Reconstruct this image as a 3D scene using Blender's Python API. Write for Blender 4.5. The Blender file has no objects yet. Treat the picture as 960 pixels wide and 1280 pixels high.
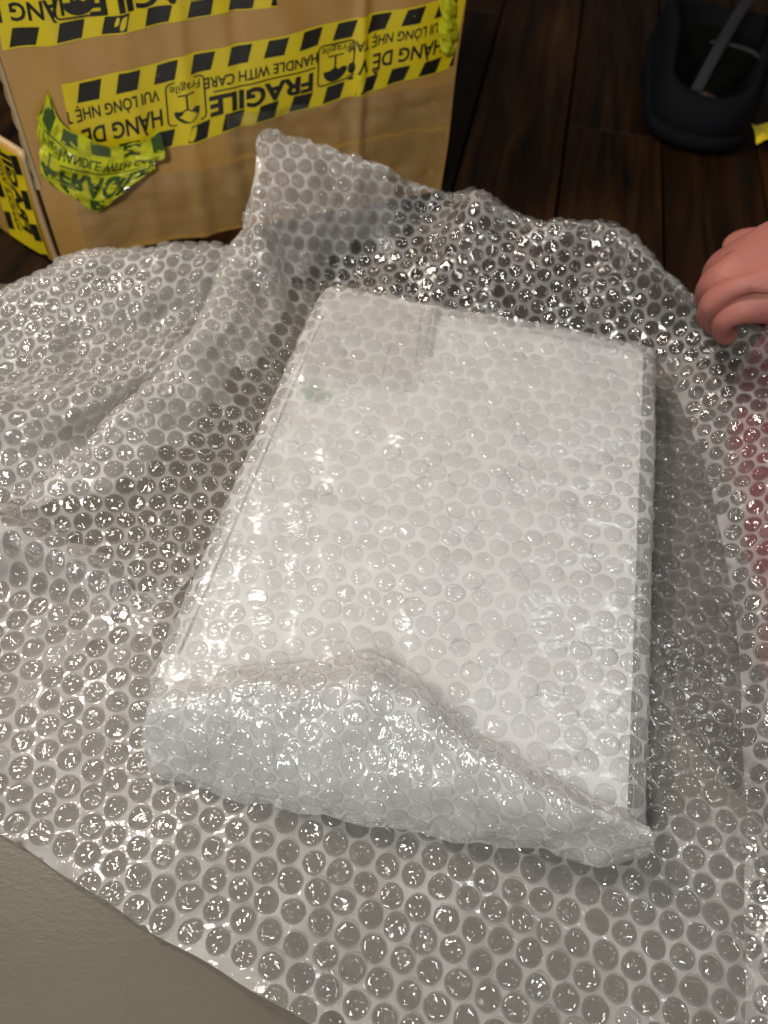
import bpy, bmesh, math, random
import numpy as np
from mathutils import Matrix, Vector
from mathutils.bvhtree import BVHTree

random.seed(7); rng = np.random.default_rng(7)
sc = bpy.context.scene
COL = sc.collection

# ------------------------------------------------------------------ camera
F = 960.0; W, HH = 960, 1280; CAMZ = 0.38
nad = np.array([-72., -704., -960.]); upv = -nad / np.linalg.norm(nad)
fw = np.array([0, 0, -1.]); Yv = fw - upv * fw.dot(upv); Yv /= np.linalg.norm(Yv); Xv = np.cross(Yv, upv)
RC = np.array([Xv, Yv, upv])                       # camera -> world
CAM = np.array([0, 0, CAMZ])
cd = bpy.data.cameras.new('camera'); cam = bpy.data.objects.new('camera', cd); COL.objects.link(cam)
cam.matrix_world = Matrix(((*RC[0], 0), (*RC[1], 0), (*RC[2], CAMZ), (0, 0, 0, 1)))
cd.sensor_fit = 'VERTICAL'; cd.sensor_height = 36.0; cd.lens = 36.0 * F / HH
cd.clip_start = 0.01; cd.clip_end = 50
cd.dof.use_dof = True; cd.dof.focus_distance = 0.36; cd.dof.aperture_fstop = 27.0 / 3.2
sc.camera = cam

# ------------------------------------------------------------------ light
world = bpy.data.worlds.new('World'); sc.world = world; world.use_nodes = True
world.node_tree.nodes['Background'].inputs[0].default_value = (1.0, 0.95, 0.88, 1)
world.node_tree.nodes['Background'].inputs[1].default_value = 0.05

def lamp(name, loc, target, size, power, color):
    l = bpy.data.lights.new(name, 'AREA'); l.shape = 'DISK'; l.size = size; l.energy = power; l.color = color
    o = bpy.data.objects.new(name, l); COL.objects.link(o); o.location = loc
    o.rotation_euler = (Vector(target) - Vector(loc)).to_track_quat('-Z', 'Y').to_euler()
    return o
lamp('ceiling_lamp', (-0.52, 0.52, 1.0), (0.0, 0.3, 0), 0.20, 6.2, (1.0, 0.88, 0.76))
lamp('room_lamp', (-0.28, -0.52, 0.92), (0.0, 0.30, 0), 0.18, 8.0, (0.98, 0.99, 0.95))
lamp('right_glint_light', (0.65, 0.65, 1.3), (0.1, 0.3, 0), 0.16, 1.3, (0.92, 0.97, 1.0))  # added small cool light for glints on the right strip, no window there

sc.view_settings.view_transform = 'Standard'; sc.view_settings.look = 'None'
sc.view_settings.exposure = 0.38; sc.view_settings.gamma = 1.0; sc.view_settings.use_curve_mapping = False
cy = sc.cycles
cy.max_bounces = 12; cy.diffuse_bounces = 3; cy.glossy_bounces = 3; cy.transmission_bounces = 4
cy.transparent_max_bounces = 40; cy.caustics_reflective = False; cy.caustics_refractive = False
cy.sample_clamp_indirect = 4.0; cy.use_denoising = True

# ------------------------------------------------------------------ helpers
def ray(px, py): return RC @ np.array([px - 480., -(py - 640.), -F])
def at(px, py, z):
    r = ray(px, py); return CAM + (z - CAMZ) / r[2] * r
def proj(P):
    c = (np.asarray(P) - CAM) @ RC
    return np.stack([480 + F * c[..., 0] / -c[..., 2], 640 - F * c[..., 1] / -c[..., 2]], -1)

def tag(o, label=None, cat=None, group=None, kind=None):
    if label: o['label'] = label
    if cat: o['category'] = cat
    if group: o['group'] = group
    if kind: o['kind'] = kind
    return o
def empty(name, loc, label=None, cat=None):
    o = bpy.data.objects.new(name, None); COL.objects.link(o); o.location = loc; o.empty_display_size = .02
    return tag(o, label, cat)
def mesh_obj(name, verts, faces, mats, parent=None, smooth=True, mat_idx=None):
    me = bpy.data.meshes.new(name)
    verts = np.asarray(verts, float)
    if parent is not None: verts = verts - np.array(parent_origin(parent))
    me.from_pydata(verts.tolist(), [], [list(map(int, f)) for f in faces])
    for m in (mats if isinstance(mats, (list, tuple)) else [mats]): me.materials.append(m)
    if smooth: me.polygons.foreach_set('use_smooth', [True] * len(me.polygons))
    if mat_idx is not None: me.polygons.foreach_set('material_index', list(map(int, mat_idx)))
    me.update()
    o = bpy.data.objects.new(name, me); COL.objects.link(o)
    if parent is not None: o.parent = parent
    return o
def parent_origin(p):
    v = Vector((0, 0, 0))
    while p is not None: v += Vector(p.location); p = p.parent
    return v

# ------------------------------------------------------------------ materials
class NT:
    def __init__(s, name):
        s.m = bpy.data.materials.new(name); s.m.use_nodes = True; s.t = s.m.node_tree; s.t.nodes.clear()
        s.out = s.t.nodes.new('ShaderNodeOutputMaterial')
    def n(s, typ, **kw):
        nd = s.t.nodes.new('ShaderNode' + typ)
        for k, v in kw.items(): setattr(nd, k, v)
        return nd
    def l(s, a, b): s.t.links.new(a, b)
    def val(s, op, a, b=None):
        nd = s.n('Math', operation=op)
        for i, x in enumerate((a, b)):
            if x is None: continue
            if isinstance(x, (int, float)): nd.inputs[i].default_value = x
            else: s.l(x, nd.inputs[i])
        return nd.outputs[0]

def film_mat(name, haze, tint=(0.92, 0.92, 0.92), bump=0.6, scale=1.0, rough=0.07, spec=1.0, stretch=(1, 1, 1), rotz=0.0, trans=0.35, graze=1.2, cap=.16, rnd=False):
    """thin plastic film: clear / milky mix with fresnel gloss and creased relief"""
    s = NT(name); geo = s.n('NewGeometry')
    mp = s.n('Mapping'); s.l(geo.outputs['Position'], mp.inputs[0]); mp.inputs['Scale'].default_value = stretch; mp.inputs['Rotation'].default_value = (0, 0, rotz)
    nz = s.n('TexNoise'); nz.inputs['Scale'].default_value = 150 * scale; nz.inputs['Detail'].default_value = 0.0
    nz.inputs['Distortion'].default_value = 2.2; s.l(mp.outputs[0], nz.inputs['Vector'])
    n2 = s.n('TexNoise'); n2.inputs['Scale'].default_value = 230 * scale; n2.inputs['Detail'].default_value = 0.0
    s.l(mp.outputs[0], n2.inputs['Vector'])
    rdg = s.val('ABSOLUTE', s.val('SUBTRACT', n2.outputs[0], 0.5))
    hgt = s.val('ADD', nz.outputs[0], s.val('MULTIPLY', rdg, 0.55))
    bp = s.n('Bump'); bp.inputs['Strength'].default_value = bump; bp.inputs['Distance'].default_value = 0.0016
    s.l(hgt, bp.inputs['Height'])
    ior = s.n('MapRange'); s.l(geo.outputs['Backfacing'], ior.inputs[0])
    ior.inputs[3].default_value = 1.5; ior.inputs[4].default_value = 1 / 1.5
    fr = s.n('Fresnel'); s.l(ior.outputs[0], fr.inputs['IOR']); s.l(bp.outputs[0], fr.inputs['Normal'])
    tr = s.n('BsdfTransparent'); tr.inputs[0].default_value = (*[0.96] * 3, 1)
    df = s.n('BsdfDiffuse'); df.inputs[0].default_value = (*tint, 1)
    tl = s.n('BsdfTranslucent'); tl.inputs[0].default_value = (*tint, 1)
    mh = s.n('MixShader'); mh.inputs[0].default_value = trans; s.l(df.outputs[0], mh.inputs[1]); s.l(tl.outputs[0], mh.inputs[2])
    m1 = s.n('MixShader')
    lw = s.n('LayerWeight'); lw.inputs['Blend'].default_value = 0.5
    fc = s.val('POWER', lw.outputs['Facing'], 2.0)
    hz_ = s.val('MULTIPLY', s.val('ADD', s.val('MULTIPLY', fc, graze), 1.0), haze)
    if rnd:   # every bubble its own milkiness
        hz_ = s.val('MULTIPLY', hz_, s.val('ADD', s.val('MULTIPLY', s.val('POWER', geo.outputs['Random Per Island'], 3.0), 1.6), 0.5))
    else:     # uneven thickness of the welded film
        n3 = s.n('TexNoise'); n3.inputs['Scale'].default_value = 45; n3.inputs['Detail'].default_value = 1.0; s.l(mp.outputs[0], n3.inputs['Vector'])
        hz_ = s.val('MULTIPLY', hz_, s.val('ADD', s.val('MULTIPLY', n3.outputs[0], 1.0), 0.5))
    s.l(s.val('MINIMUM', hz_, 0.85), m1.inputs[0])
    s.l(tr.outputs[0], m1.inputs[1]); s.l(mh.outputs[0], m1.inputs[2])
    gl = s.n('BsdfGlossy'); gl.inputs['Roughness'].default_value = rough; gl.inputs[0].default_value = (1, 1, 1, 1)
    s.l(bp.outputs[0], gl.inputs['Normal'])
    m2 = s.n('MixShader'); s.l(s.val('MINIMUM', s.val('MULTIPLY', fr.outputs[0], spec), cap), m2.inputs[0])
    s.l(m1.outputs[0], m2.inputs[1]); s.l(gl.outputs[0], m2.inputs[2])
    s.l(m2.outputs[0], s.out.inputs[0])
    return s.m

def solid(name, col, rough=0.6, bump=0.0, bscale=300, var=0.15, vscale=20, spec=0.5, bdist=0.0005, coat=0.0, stretch=(1, 1, 1), sheen=0):
    s = NT(name); p = s.n('BsdfPrincipled'); geo = s.n('NewGeometry')
    mp = s.n('Mapping'); s.l(geo.outputs['Position'], mp.inputs[0]); mp.inputs['Scale'].default_value = stretch
    nz = s.n('TexNoise'); nz.inputs['Scale'].default_value = vscale; nz.inputs['Detail'].default_value = 5
    s.l(mp.outputs[0], nz.inputs['Vector'])
    mx = s.n('Mix', data_type='RGBA')
    mx.inputs[6].default_value = (*[c * (1 - var) for c in col], 1); mx.inputs[7].default_value = (*[min(1, c * (1 + var)) for c in col], 1)
    s.l(nz.outputs[0], mx.inputs[0]); s.l(mx.outputs[2], p.inputs['Base Color'])
    p.inputs['Roughness'].default_value = rough; p.inputs['Specular IOR Level'].default_value = spec
    p.inputs['Coat Weight'].default_value = coat; p.inputs['Coat Roughness'].default_value = 0.15
    p.inputs['Sheen Weight'].default_value = sheen
    if bump:
        nb = s.n('TexNoise'); nb.inputs['Scale'].default_value = bscale; nb.inputs['Detail'].default_value = 4
        s.l(mp.outputs[0], nb.inputs['Vector'])
        bp = s.n('Bump'); bp.inputs['Strength'].default_value = bump; bp.inputs['Distance'].default_value = bdist
        s.l(nb.outputs[0], bp.inputs['Height']); s.l(bp.outputs[0], p.inputs['Normal'])
    s.l(p.outputs[0], s.out.inputs[0]); return s.m

W_ = (.94, .925, .91)
M_WEB = film_mat('film_web', 0.44, tint=W_, bump=0.35, rough=0.12, scale=.8)
M_DOME = film_mat('film_dome', 0.135, tint=W_, scale=.75, rnd=True, bump=0.75, rough=0.07, spec=1.35, trans=.5, graze=3.5)
M_DOMEC = film_mat('clear_film_dome', 0.055, tint=W_, scale=.70, rnd=True, bump=0.75, rough=0.06, spec=1.9, trans=.5, graze=3.0, cap=.22)
M_WEBC = film_mat('clear_film_web', 0.36, tint=W_, bump=0.35, rough=0.12, scale=.8)
M_WEB2 = film_mat('folded_film_web', 0.60, tint=W_, bump=0.25, rough=0.12)
M_DOME2 = film_mat('folded_film_dome', 0.20, tint=W_, scale=.72, bump=0.85, rough=0.07, spec=1.6, trans=.5, graze=1.5)
M_WEBIN = film_mat('film_web_smooth_side', 0.24, tint=(.90, .86, .82), bump=0.5, rough=0.16, scale=.7, spec=1.2)
M_DOMEIN = film_mat('film_dome_smooth_side', 0.14, tint=(.90, .86, .82), bump=0.4, rough=0.14, spec=1.0, scale=.7, trans=.5)
M_PWEB = film_mat('package_film_web', 0.45, bump=0.22, rough=0.16)
M_PDOME = film_mat('package_film_dome', 0.22, bump=0.6, rough=0.11, spec=1.5, trans=.6, graze=.8, scale=.8)
M_OUTER = film_mat('package_outer_film', 0.22, bump=0.30, scale=0.7, rough=0.20, spec=.8, stretch=(.7, 1.1, 1), rotz=.14)
M_FLAP = film_mat('flap_film', 0.38, tint=(.96, .96, .95), bump=0.7, rough=0.10, spec=2.6, cap=.3, scale=.8, stretch=(1.6, .5, .7), trans=.3)
M_INNER = film_mat('flap_inner_film', 0.55, tint=(.95, .95, .94), bump=0.4, rough=0.12, spec=1.2, trans=.15)
M_FDOME = film_mat('flap_film_dome', 0.22, tint=(.96, .96, .95), bump=0.8, rough=0.10, spec=2.6, cap=.3, scale=.9, stretch=(1.6, .5, .7), trans=.4, graze=.4)
M_CARD = solid('kraft_cardboard', (0.47, 0.258, 0.068), 0.32, bump=0.55, bscale=34, var=0.10, vscale=12, coat=0.6, bdist=0.0030, stretch=(1, 1, .8))
M_CARDE = solid('cardboard_edge', (0.5, 0.36, 0.2), 0.8, bump=0.5, bscale=900, bdist=0.0006)
M_CARDSHADE = solid('cardboard_in_shade', (0.12, 0.07, 0.035), 0.8)  # cardboard with the shade inside the open box put into its colour
M_YEL = solid('yellow_tape', (0.74, 0.56, 0.010), 0.28, bump=0.25, bscale=120, var=0.08, coat=0.3, bdist=0.0008)
M_INK = solid('black_ink', (0.012, 0.012, 0.01), 0.3, bump=0.2, bscale=120, coat=0.2, bdist=0.0006)
M_LIME = solid('tape_backing_lime', (0.56, 0.56, 0.015), 0.20, bump=0.5, bscale=110, var=0.1, coat=0.5, bdist=0.001)
M_GREENINK = solid('ink_seen_through_tape', (0.045, 0.09, 0.018), 0.22, bump=0.5, bscale=110, coat=0.5, bdist=0.001)
M_WHITE = solid('white_card', (0.80, 0.80, 0.78), 0.5, bump=0.1, bscale=200, var=0.03)
M_PANEL = solid('pale_grey_print', (0.52, 0.50, 0.46), 0.5, var=.3, vscale=60)
M_GREYINK = solid('grey_print', (0.012, 0.012, 0.012), 0.5)
M_GREEN = solid('green_print', (0.05, 0.26, 0.03), 0.5)
M_RED = solid('red_print', (0.5, 0.05, 0.04), 0.5)
M_MAT = solid('olive_beige_mat', (0.092, 0.078, 0.053), 0.40, bump=0.2, bscale=300, var=0.16, vscale=16, coat=0.0, bdist=0.0006, stretch=(1, 2.2, 1))
M_REDCLOTH = solid('red_cotton', (0.17, 0.005, 0.024), 0.85, bump=0.5, bscale=160, var=0.2, vscale=40, bdist=0.001, sheen=0.3)
M_SKIN = solid('skin', (0.36, 0.125, 0.10), 0.6, bump=0.35, bscale=220, var=0.25, vscale=45, bdist=.0008)
M_NAIL = solid('nail', (0.7, 0.42, 0.36), 0.3)
M_SHOE = solid('black_rubber', (0.0035, 0.0038, 0.0052), 0.85, bump=0.3, bscale=400, var=0.3, spec=.1)
M_SHOEIN = solid('dark_lining', (0.003, 0.003, 0.003), 0.9, bump=0.3, bscale=300, spec=.05)
M_STRAP = solid('grey_black_strap', (0.018, 0.019, 0.023), 0.7, bump=0.4, bscale=600, spec=.2)
M_INSOLE = solid('worn_brown_insole', (0.06, 0.03, 0.018), 0.8)

def wood_mat():
    s = NT('dark_wood'); p = s.n('BsdfPrincipled'); tc = s.n('TexCoord'); oi = s.n('ObjectInfo')
    mp = s.n('Mapping'); mp.inputs['Scale'].default_value = (22, 1.6, 8); s.l(tc.outputs['Object'], mp.inputs[0])
    cb = s.n('CombineXYZ'); s.l(s.val('MULTIPLY', oi.outputs['Random'], 40), cb.inputs[1]); s.l(cb.outputs[0], mp.inputs['Location'])
    nz = s.n('TexNoise'); nz.inputs['Scale'].default_value = 3; nz.inputs['Detail'].default_value = 7; nz.inputs['Distortion'].default_value = 0.8
    s.l(mp.outputs[0], nz.inputs['Vector'])
    cr = s.n('ValToRGB'); cr.color_ramp.elements[0].color = (0.003, 0.0014, 0.0005, 1); cr.color_ramp.elements[1].color = (0.038, 0.0150, 0.0042, 1)
    cr.color_ramp.elements[0].position = 0.3; cr.color_ramp.elements[1].position = 0.75
    s.l(nz.outputs[0], cr.inputs[0])
    hs = s.n('HueSaturation'); s.l(cr.outputs[0], hs.inputs['Color'])
    s.l(s.val('ADD', s.val('MULTIPLY', oi.outputs['Random'], 0.9), 0.5), hs.inputs['Value']); s.l(hs.outputs[0], p.inputs['Base Color'])
    p.inputs['Roughness'].default_value = 0.5; p.inputs['Specular IOR Level'].default_value = 0.12
    bp = s.n('Bump'); bp.inputs['Strength'].default_value = 0.2; bp.inputs['Distance'].default_value = 0.0006
    s.l(nz.outputs[0], bp.inputs['Height']); s.l(bp.outputs[0], p.inputs['Normal'])
    s.l(p.outputs[0], s.out.inputs[0]); return s.m
M_WOOD = wood_mat(); M_JOINT = solid('floor_joint', (0.008, 0.005, 0.003), 0.9)

# ------------------------------------------------------------------ floor
fl = mesh_obj('floor', [(-2, -1.5, -.016), (2.2, -1.5, -.016), (2.2, 3.2, -.016), (-2, 3.2, -.016)], [(0, 1, 2, 3)], M_JOINT, smooth=False)
tag(fl, 'dark brown wood plank floor behind the box and bubble wrap', 'floor', kind='structure')
pw, plen = 0.095, 0.92
bm = bmesh.new(); bmesh.ops.create_cube(bm, size=1, matrix=Matrix.Diagonal((pw - .0025, plen - .002, .014, 1)))
bmesh.ops.bevel(bm, geom=bm.edges[:], offset=.001, segments=1, affect='EDGES')
pme = bpy.data.meshes.new('plank'); bm.to_mesh(pme); bm.free(); pme.materials.append(M_WOOD)
fa = math.radians(-7)
for i in range(-17, 18):
    for j in range(-2, 4):
        lx = i * pw; ly = j * plen + (i * 0.37 % 1) * plen
        x = lx * math.cos(fa) - ly * math.sin(fa); y = lx * math.sin(fa) + ly * math.cos(fa)
        if not (-1.6 < x < 1.7 and -1.2 < y < 2.9): continue
        o = bpy.data.objects.new('plank', pme); COL.objects.link(o); o.parent = fl
        o.location = (x, y, -0.0085 + random.uniform(-.0004, .0004)); o.rotation_euler = (0, 0, fa)

# packing mat under the near left part
def rounded_rect_sheet(name, pts, z0, z1, mat):
    bm = bmesh.new(); vs = [bm.verts.new((p[0], p[1], z0)) for p in pts]; f = bm.faces.new(vs)
    r = bmesh.ops.extrude_face_region(bm, geom=[f])
    bmesh.ops.translate(bm, verts=[v for v in r['geom'] if isinstance(v, bmesh.types.BMVert)], vec=(0, 0, z1 - z0))
    bmesh.ops.recalc_face_normals(bm, faces=bm.faces)
    me = bpy.data.meshes.new(name); bm.to_mesh(me); bm.free(); me.materials.append(mat)
    o = bpy.data.objects.new(name, me); COL.objects.link(o); return o
mat_o = rounded_rect_sheet('packing_mat', [(-.62, -.3), (.32, -.36), (.24, .06), (.165, .16), (.15, .30), (-.02, .50), (-.2, .47), (-.62, .40)], -.0005, .0018, M_MAT)
tag(mat_o, 'dull olive beige glossy mat lying bare beside the diagonal bubble wrap edge', 'mat')

# ------------------------------------------------------------------ surfaces
def crom(A, k):
    """Catmull-Rom resample along axis 0, k samples per span"""
    A = np.asarray(A, float); n = len(A)
    ext = np.concatenate([[2 * A[0] - A[1]], A, [2 * A[-1] - A[-2]]])
    out = []
    for i in range(n - 1):
        p0, p1, p2, p3 = ext[i:i + 4]
        for t in np.linspace(0, 1, k, endpoint=False):
            out.append(.5 * (2 * p1 + (p2 - p0) * t + (2 * p0 - 5 * p1 + 4 * p2 - p3) * t * t + (3 * p1 - p0 - 3 * p2 + p3) * t ** 3))
    out.append(A[-1]); return np.array(out)
def net(rows, k0, k1):
    A = np.array([[at(*p) for p in r] for r in rows])
    A = crom(A, k0); return np.swapaxes(crom(np.swapaxes(A, 0, 1), k1), 0, 1)
def grid_normals(P):
    du = np.gradient(P, axis=1); dv = np.gradient(P, axis=0); n = np.cross(du, dv)
    return n / np.maximum(np.linalg.norm(n, axis=-1, keepdims=True), 1e-12)
_waves = [(rng.normal(size=3), rng.uniform(0, 6.28)) for _ in range(24)]
def noise3(P, wl):
    r = np.zeros(P.shape[:-1])
    for d, ph in _waves: r += np.sin(P @ (d / wl * 3.6) + ph)
    return r / 4.2
def crumple(P, amp, wl, up=True):
    n = grid_normals(P); m = np.sign(n[..., 2:].mean()) if up else 1
    return P + n * m * (amp * noise3(P, wl))[..., None]
def grid_faces(nv, nu):
    i = np.arange(nv * nu).reshape(nv, nu); return np.stack([i[:-1, :-1], i[:-1, 1:], i[1:, 1:], i[1:, :-1]], -1).reshape(-1, 4)
def flatten(P, it=500, plan=False):
    U = np.zeros(P.shape[:2] + (2,))
    lu = np.linalg.norm(np.diff(P, axis=1), axis=-1); lv = np.linalg.norm(np.diff(P, axis=0), axis=-1)
    U[:, 1:, 0] = np.cumsum(lu, 1); U[..., 0] -= U[..., 0].mean(1, keepdims=True)
    U[1:, :, 1] = np.cumsum(lv, 0); U[..., 1] -= U[..., 1].mean(0, keepdims=True)
    if plan: U = P[..., :2].copy()
    return relax(P, U, it)
def relax(P, U, it):
    sl = [((slice(None), slice(0, -1)), (slice(None), slice(1, None))), ((slice(0, -1), slice(None)), (slice(1, None), slice(None))),
          ((slice(0, -1), slice(0, -1)), (slice(1, None), slice(1, None))), ((slice(1, None), slice(0, -1)), (slice(0, -1), slice(1, None)))]
    L = [np.linalg.norm(P[b] - P[a], axis=-1) for a, b in sl]
    for _ in range(it):
        for (a, b), l in zip(sl, L):
            d = U[b] - U[a]; ln = np.maximum(np.linalg.norm(d, axis=-1), 1e-9)
            c = d * (0.23 * (ln - l) / ln)[..., None]
            D = np.zeros_like(U); D[a] += c; D[b] -= c; U += D
    return U
def flatten_fan(P, k0, k1):
    """unroll a sheet that fans out around its inner edge: start from the inner edge and its outward normals, relax coarse, then fine"""
    c = P[:, 0, :2]; t = np.gradient(c, axis=0)
    n = np.stack([t[:, 1], -t[:, 0]], 1); n /= np.linalg.norm(n, axis=1, keepdims=True)
    ctr = np.array([.03, .27])
    if ((c - ctr) * n).sum(1).mean() < 0: n = -n
    ker = np.ones(13) / 13; npad = np.concatenate([[n[0]] * 6, n, [n[-1]] * 6])
    n = np.stack([np.convolve(npad[:, q], ker, 'valid') for q in range(2)], 1); n /= np.linalg.norm(n, axis=1, keepdims=True)
    cl = np.concatenate([np.zeros((len(P), 1)), np.cumsum(np.linalg.norm(np.diff(P, axis=1), axis=-1), 1)], 1)
    U = c[:, None] + n[:, None] * cl[..., None]
    Uc = relax(P[::k0, ::k1], U[::k0, ::k1].copy(), 3000)
    up = lambda A, m, s: np.stack([np.interp(np.arange(m) / s, np.arange(A.shape[0]), A[:, q]) for q in range(A.shape[1])], 1)
    U = np.stack([up(up(Uc[..., ch], P.shape[0], k0).T, P.shape[1], k1).T for ch in range(2)], -1)
    return relax(P, U, 1500)

K = 18
TH = np.radians(10 + 20 * np.arange(K))
def wrap_sheet(parent, P, UV, pitch, R, angle, h, mats, out_fn=None, keep_fn=None, nparts=300, back=0.0006, phase=(0, 0), hole_fn=None, mat_fn=None, deflate=(0.55, 1.1), jit=.00025):
    """bubble film over surface P (grid), flattened coordinates UV: one film (welds between bubbles) and the bubbles on it"""
    nr, nc = P.shape[:2]; Nn = grid_normals(P)
    if Nn[..., 2].mean() < 0: Nn = -Nn
    Pf = P.reshape(-1, 3); Nf = Nn.reshape(-1, 3); Uf = UV.reshape(-1, 2)
    idx = np.arange(nr * nc).reshape(nr, nc); tris = []
    a, b, c, d = idx[:-1, :-1].ravel(), idx[:-1, 1:].ravel(), idx[1:, 1:].ravel(), idx[1:, :-1].ravel()
    tris = np.concatenate([np.stack([a, b, c], 1), np.stack([a, c, d], 1)])
    bvh = BVHTree.FromPolygons([(u[0], u[1], 0) for u in Uf], tris.tolist())
    def locate(Q):
        pos = np.zeros((len(Q), 3)); nor = np.zeros((len(Q), 3)); dist = np.zeros(len(Q))
        for i, q in enumerate(Q):
            loc, _, ti, ds = bvh.find_nearest((q[0], q[1], 0))
            t = tris[ti]; A, B, C = Uf[t]; v0, v1, v2 = B - A, C - A, np.array([loc[0], loc[1]]) - A
            den = v0[0] * v1[1] - v1[0] * v0[1]
            if abs(den) < 1e-14: w1 = w2 = 0.
            else: w1 = (v2[0] * v1[1] - v1[0] * v2[1]) / den; w2 = (v0[0] * v2[1] - v2[0] * v0[1]) / den
            w = np.array([1 - w1 - w2, w1, w2]); pos[i] = w @ Pf[t]; nor[i] = w @ Nf[t]; dist[i] = ds
        return pos, nor / np.maximum(np.linalg.norm(nor, axis=1, keepdims=True), 1e-9), dist
    ca, sa = math.cos(angle), math.sin(angle); Rm = np.array([[ca, -sa], [sa, ca]])
    lo, hi = Uf.min(0), Uf.max(0); ctr = (lo + hi) / 2; ext = np.linalg.norm(hi - lo) / 2 + pitch
    nj = int(ext / (pitch * .866)) + 2; ni = int(ext / pitch) + 2
    C = np.array([((i + .5 * (j % 2)) * pitch, j * pitch * .866) for j in range(-nj, nj) for i in range(-ni, ni)]) + np.array(phase)
    C = C @ Rm.T + ctr
    C = C[((C > lo - pitch) & (C < hi + pitch)).all(1)]
    p0, n0, d0 = locate(C)
    ok = d0 < pitch * .45
    if keep_fn is not None: ok &= keep_fn(p0)
    pj = proj(p0); ok &= (pj[:, 0] > -150) & (pj[:, 0] < 1110) & (pj[:, 1] > -60) & (pj[:, 1] < 1440)
    C, p0, n0 = C[ok], p0[ok], n0[ok]
    if hole_fn is not None:
        okh = ~hole_fn(p0); C, p0, n0 = C[okh], p0[okh], n0[okh]
    nb = len(C)
    hexr = (pitch / 2) / np.cos((TH % (math.pi / 3)) - math.pi / 6 if False else ((TH + math.pi / 6) % (math.pi / 3)) - math.pi / 6)
    dirs = np.stack([np.cos(TH), np.sin(TH)], 1) @ Rm.T
    outer = C[:, None] + dirs[None] * hexr[None, :, None]
    Rb = R * rng.uniform(.93, 1.04, nb)
    lob = 1 + .03 * np.sin(2 * TH[None] + rng.uniform(0, 6.28, (nb, 1))) + .02 * np.sin(3 * TH[None] + rng.uniform(0, 6.28, (nb, 1)))
    brad = Rb[:, None] * lob
    base = (C + rng.normal(0, jit, C.shape))[:, None] + dirs[None] * brad[..., None]
    po, no_, do = locate(outer.reshape(-1, 2)); pb, nb_, db = locate(base.reshape(-1, 2))
    pc, nc_, dc = locate(C)
    dmx = db.reshape(nb, K).max(1); whole = dmx < R * .9; cut = dmx > 1e-4
    # film : weld hexagon rims of neighbours
    key = np.round(outer.reshape(-1, 2) / (pitch * .02)).astype(np.int64)
    _, first, inv = np.unique(key[:, 0] * 1000003 + key[:, 1], return_index=True, return_inverse=True)
    V = [po[first]]; nv = len(first); faces = []; inv = inv.ravel().reshape(nb, K)
    V.append(pb); bofs = nv; nv += nb * K
    V.append(pc); cofs = nv
    for i in range(nb):
        for k in range(K):
            k2 = (k + 1) % K
            faces.append((inv[i, k], inv[i, k2], bofs + i * K + k2, bofs + i * K + k))
            if not whole[i]: faces.append((bofs + i * K + k, bofs + i * K + k2, cofs + i))
    sgn = np.ones(nb) if out_fn is None else out_fn(pc)
    mi = None; alt = (sgn < 0) if mat_fn is None else mat_fn(pc)
    if len(mats) > 2:
        cell = np.concatenate([[i] * (K if whole[i] else 2 * K) for i in range(nb)]); mi = alt[cell].astype(int)
        keepf = [len(set(f)) == len(f) for f in faces]; mi = mi[np.array(keepf)]
    faces = [f for f in faces if len(set(f)) == len(f)]
    film = mesh_obj('film', np.concatenate(V), faces, [mats[0]] + ([mats[2]] if len(mats) > 2 else []), parent, mat_idx=mi)
    # bubbles
    pb = pb.reshape(nb, K, 3)
    prof = [(1.0, 0.0), (0.975, 0.42), (0.90, 0.72), (0.72, 0.93), (0.40, 1.0)]
    bub = []
    for i in range(nb):
        if not whole[i]: continue
        n = nc_[i] * sgn[i]; c0 = pc[i]; e = pb[i] - c0
        hh = h * rng.uniform(*deflate) * (.35 if cut[i] else 1) * (.35 if rng.random() < .13 else 1)
        tilt = rng.normal(0, .14, 2); ph = rng.uniform(0, 6.28, 4); cr = rng.uniform(0, math.pi); co = rng.uniform(-.5, .5)
        dent = rng.uniform(0, .45) if rng.random() < .6 else 0
        vs = []
        for q, (rf, zf) in enumerate(prof):
            wr = 1 + (.035 * np.sin(5 * TH + ph[0]) + .03 * np.sin(9 * TH + ph[1])) * (q > 0)
            lx, ly = rf * np.cos(TH), rf * np.sin(TH)
            zz = zf * (1 + tilt[0] * lx + tilt[1] * ly)
            dd = lx * math.cos(cr) + ly * math.sin(cr) - co
            zz = zz - (dent * np.exp(-(dd / .28) ** 2) + .05 * np.sin(4 * lx * 2 + ph[2]) * 1) * (zf ** 2)
            vs.append(c0 + e * (rf * wr)[:, None] + n * (hh * zz)[:, None])
        top = c0 + n * hh * (1.0 - dent * math.exp(-(co / .28) ** 2))
        bl = c0 - n * back; bm_ = c0 + e * .6 - n * back * .75
        vs = np.concatenate(vs + [top[None], bm_, bl[None]])
        bub.append((i, vs))
    nrg = len(prof); fs = []
    for q in range(nrg - 1):
        for k in range(K):
            k2 = (k + 1) % K; fs.append((q * K + k, q * K + k2, (q + 1) * K + k2, (q + 1) * K + k))
    T = nrg * K; B0 = T + 1; BC = B0 + K
    for k in range(K):
        k2 = (k + 1) % K; fs.append(((nrg - 1) * K + k, (nrg - 1) * K + k2, T))
        fs.append((k2, k, B0 + k, B0 + k2)); fs.append((B0 + k2, B0 + k, BC))
    fs = np.array([tuple(f) + (-1,) * (4 - len(f)) for f in fs])
    def fl_(ofs, flip):
        out = []
        for f in fs:
            g = [int(x) + ofs for x in f if x >= 0]
            out.append(tuple(g[::-1]) if flip else tuple(g))
        return out
    # largest in view become parts of their own
    cen = np.array([pc[i] for i, _ in bub]); size = np.zeros(len(bub))
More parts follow.
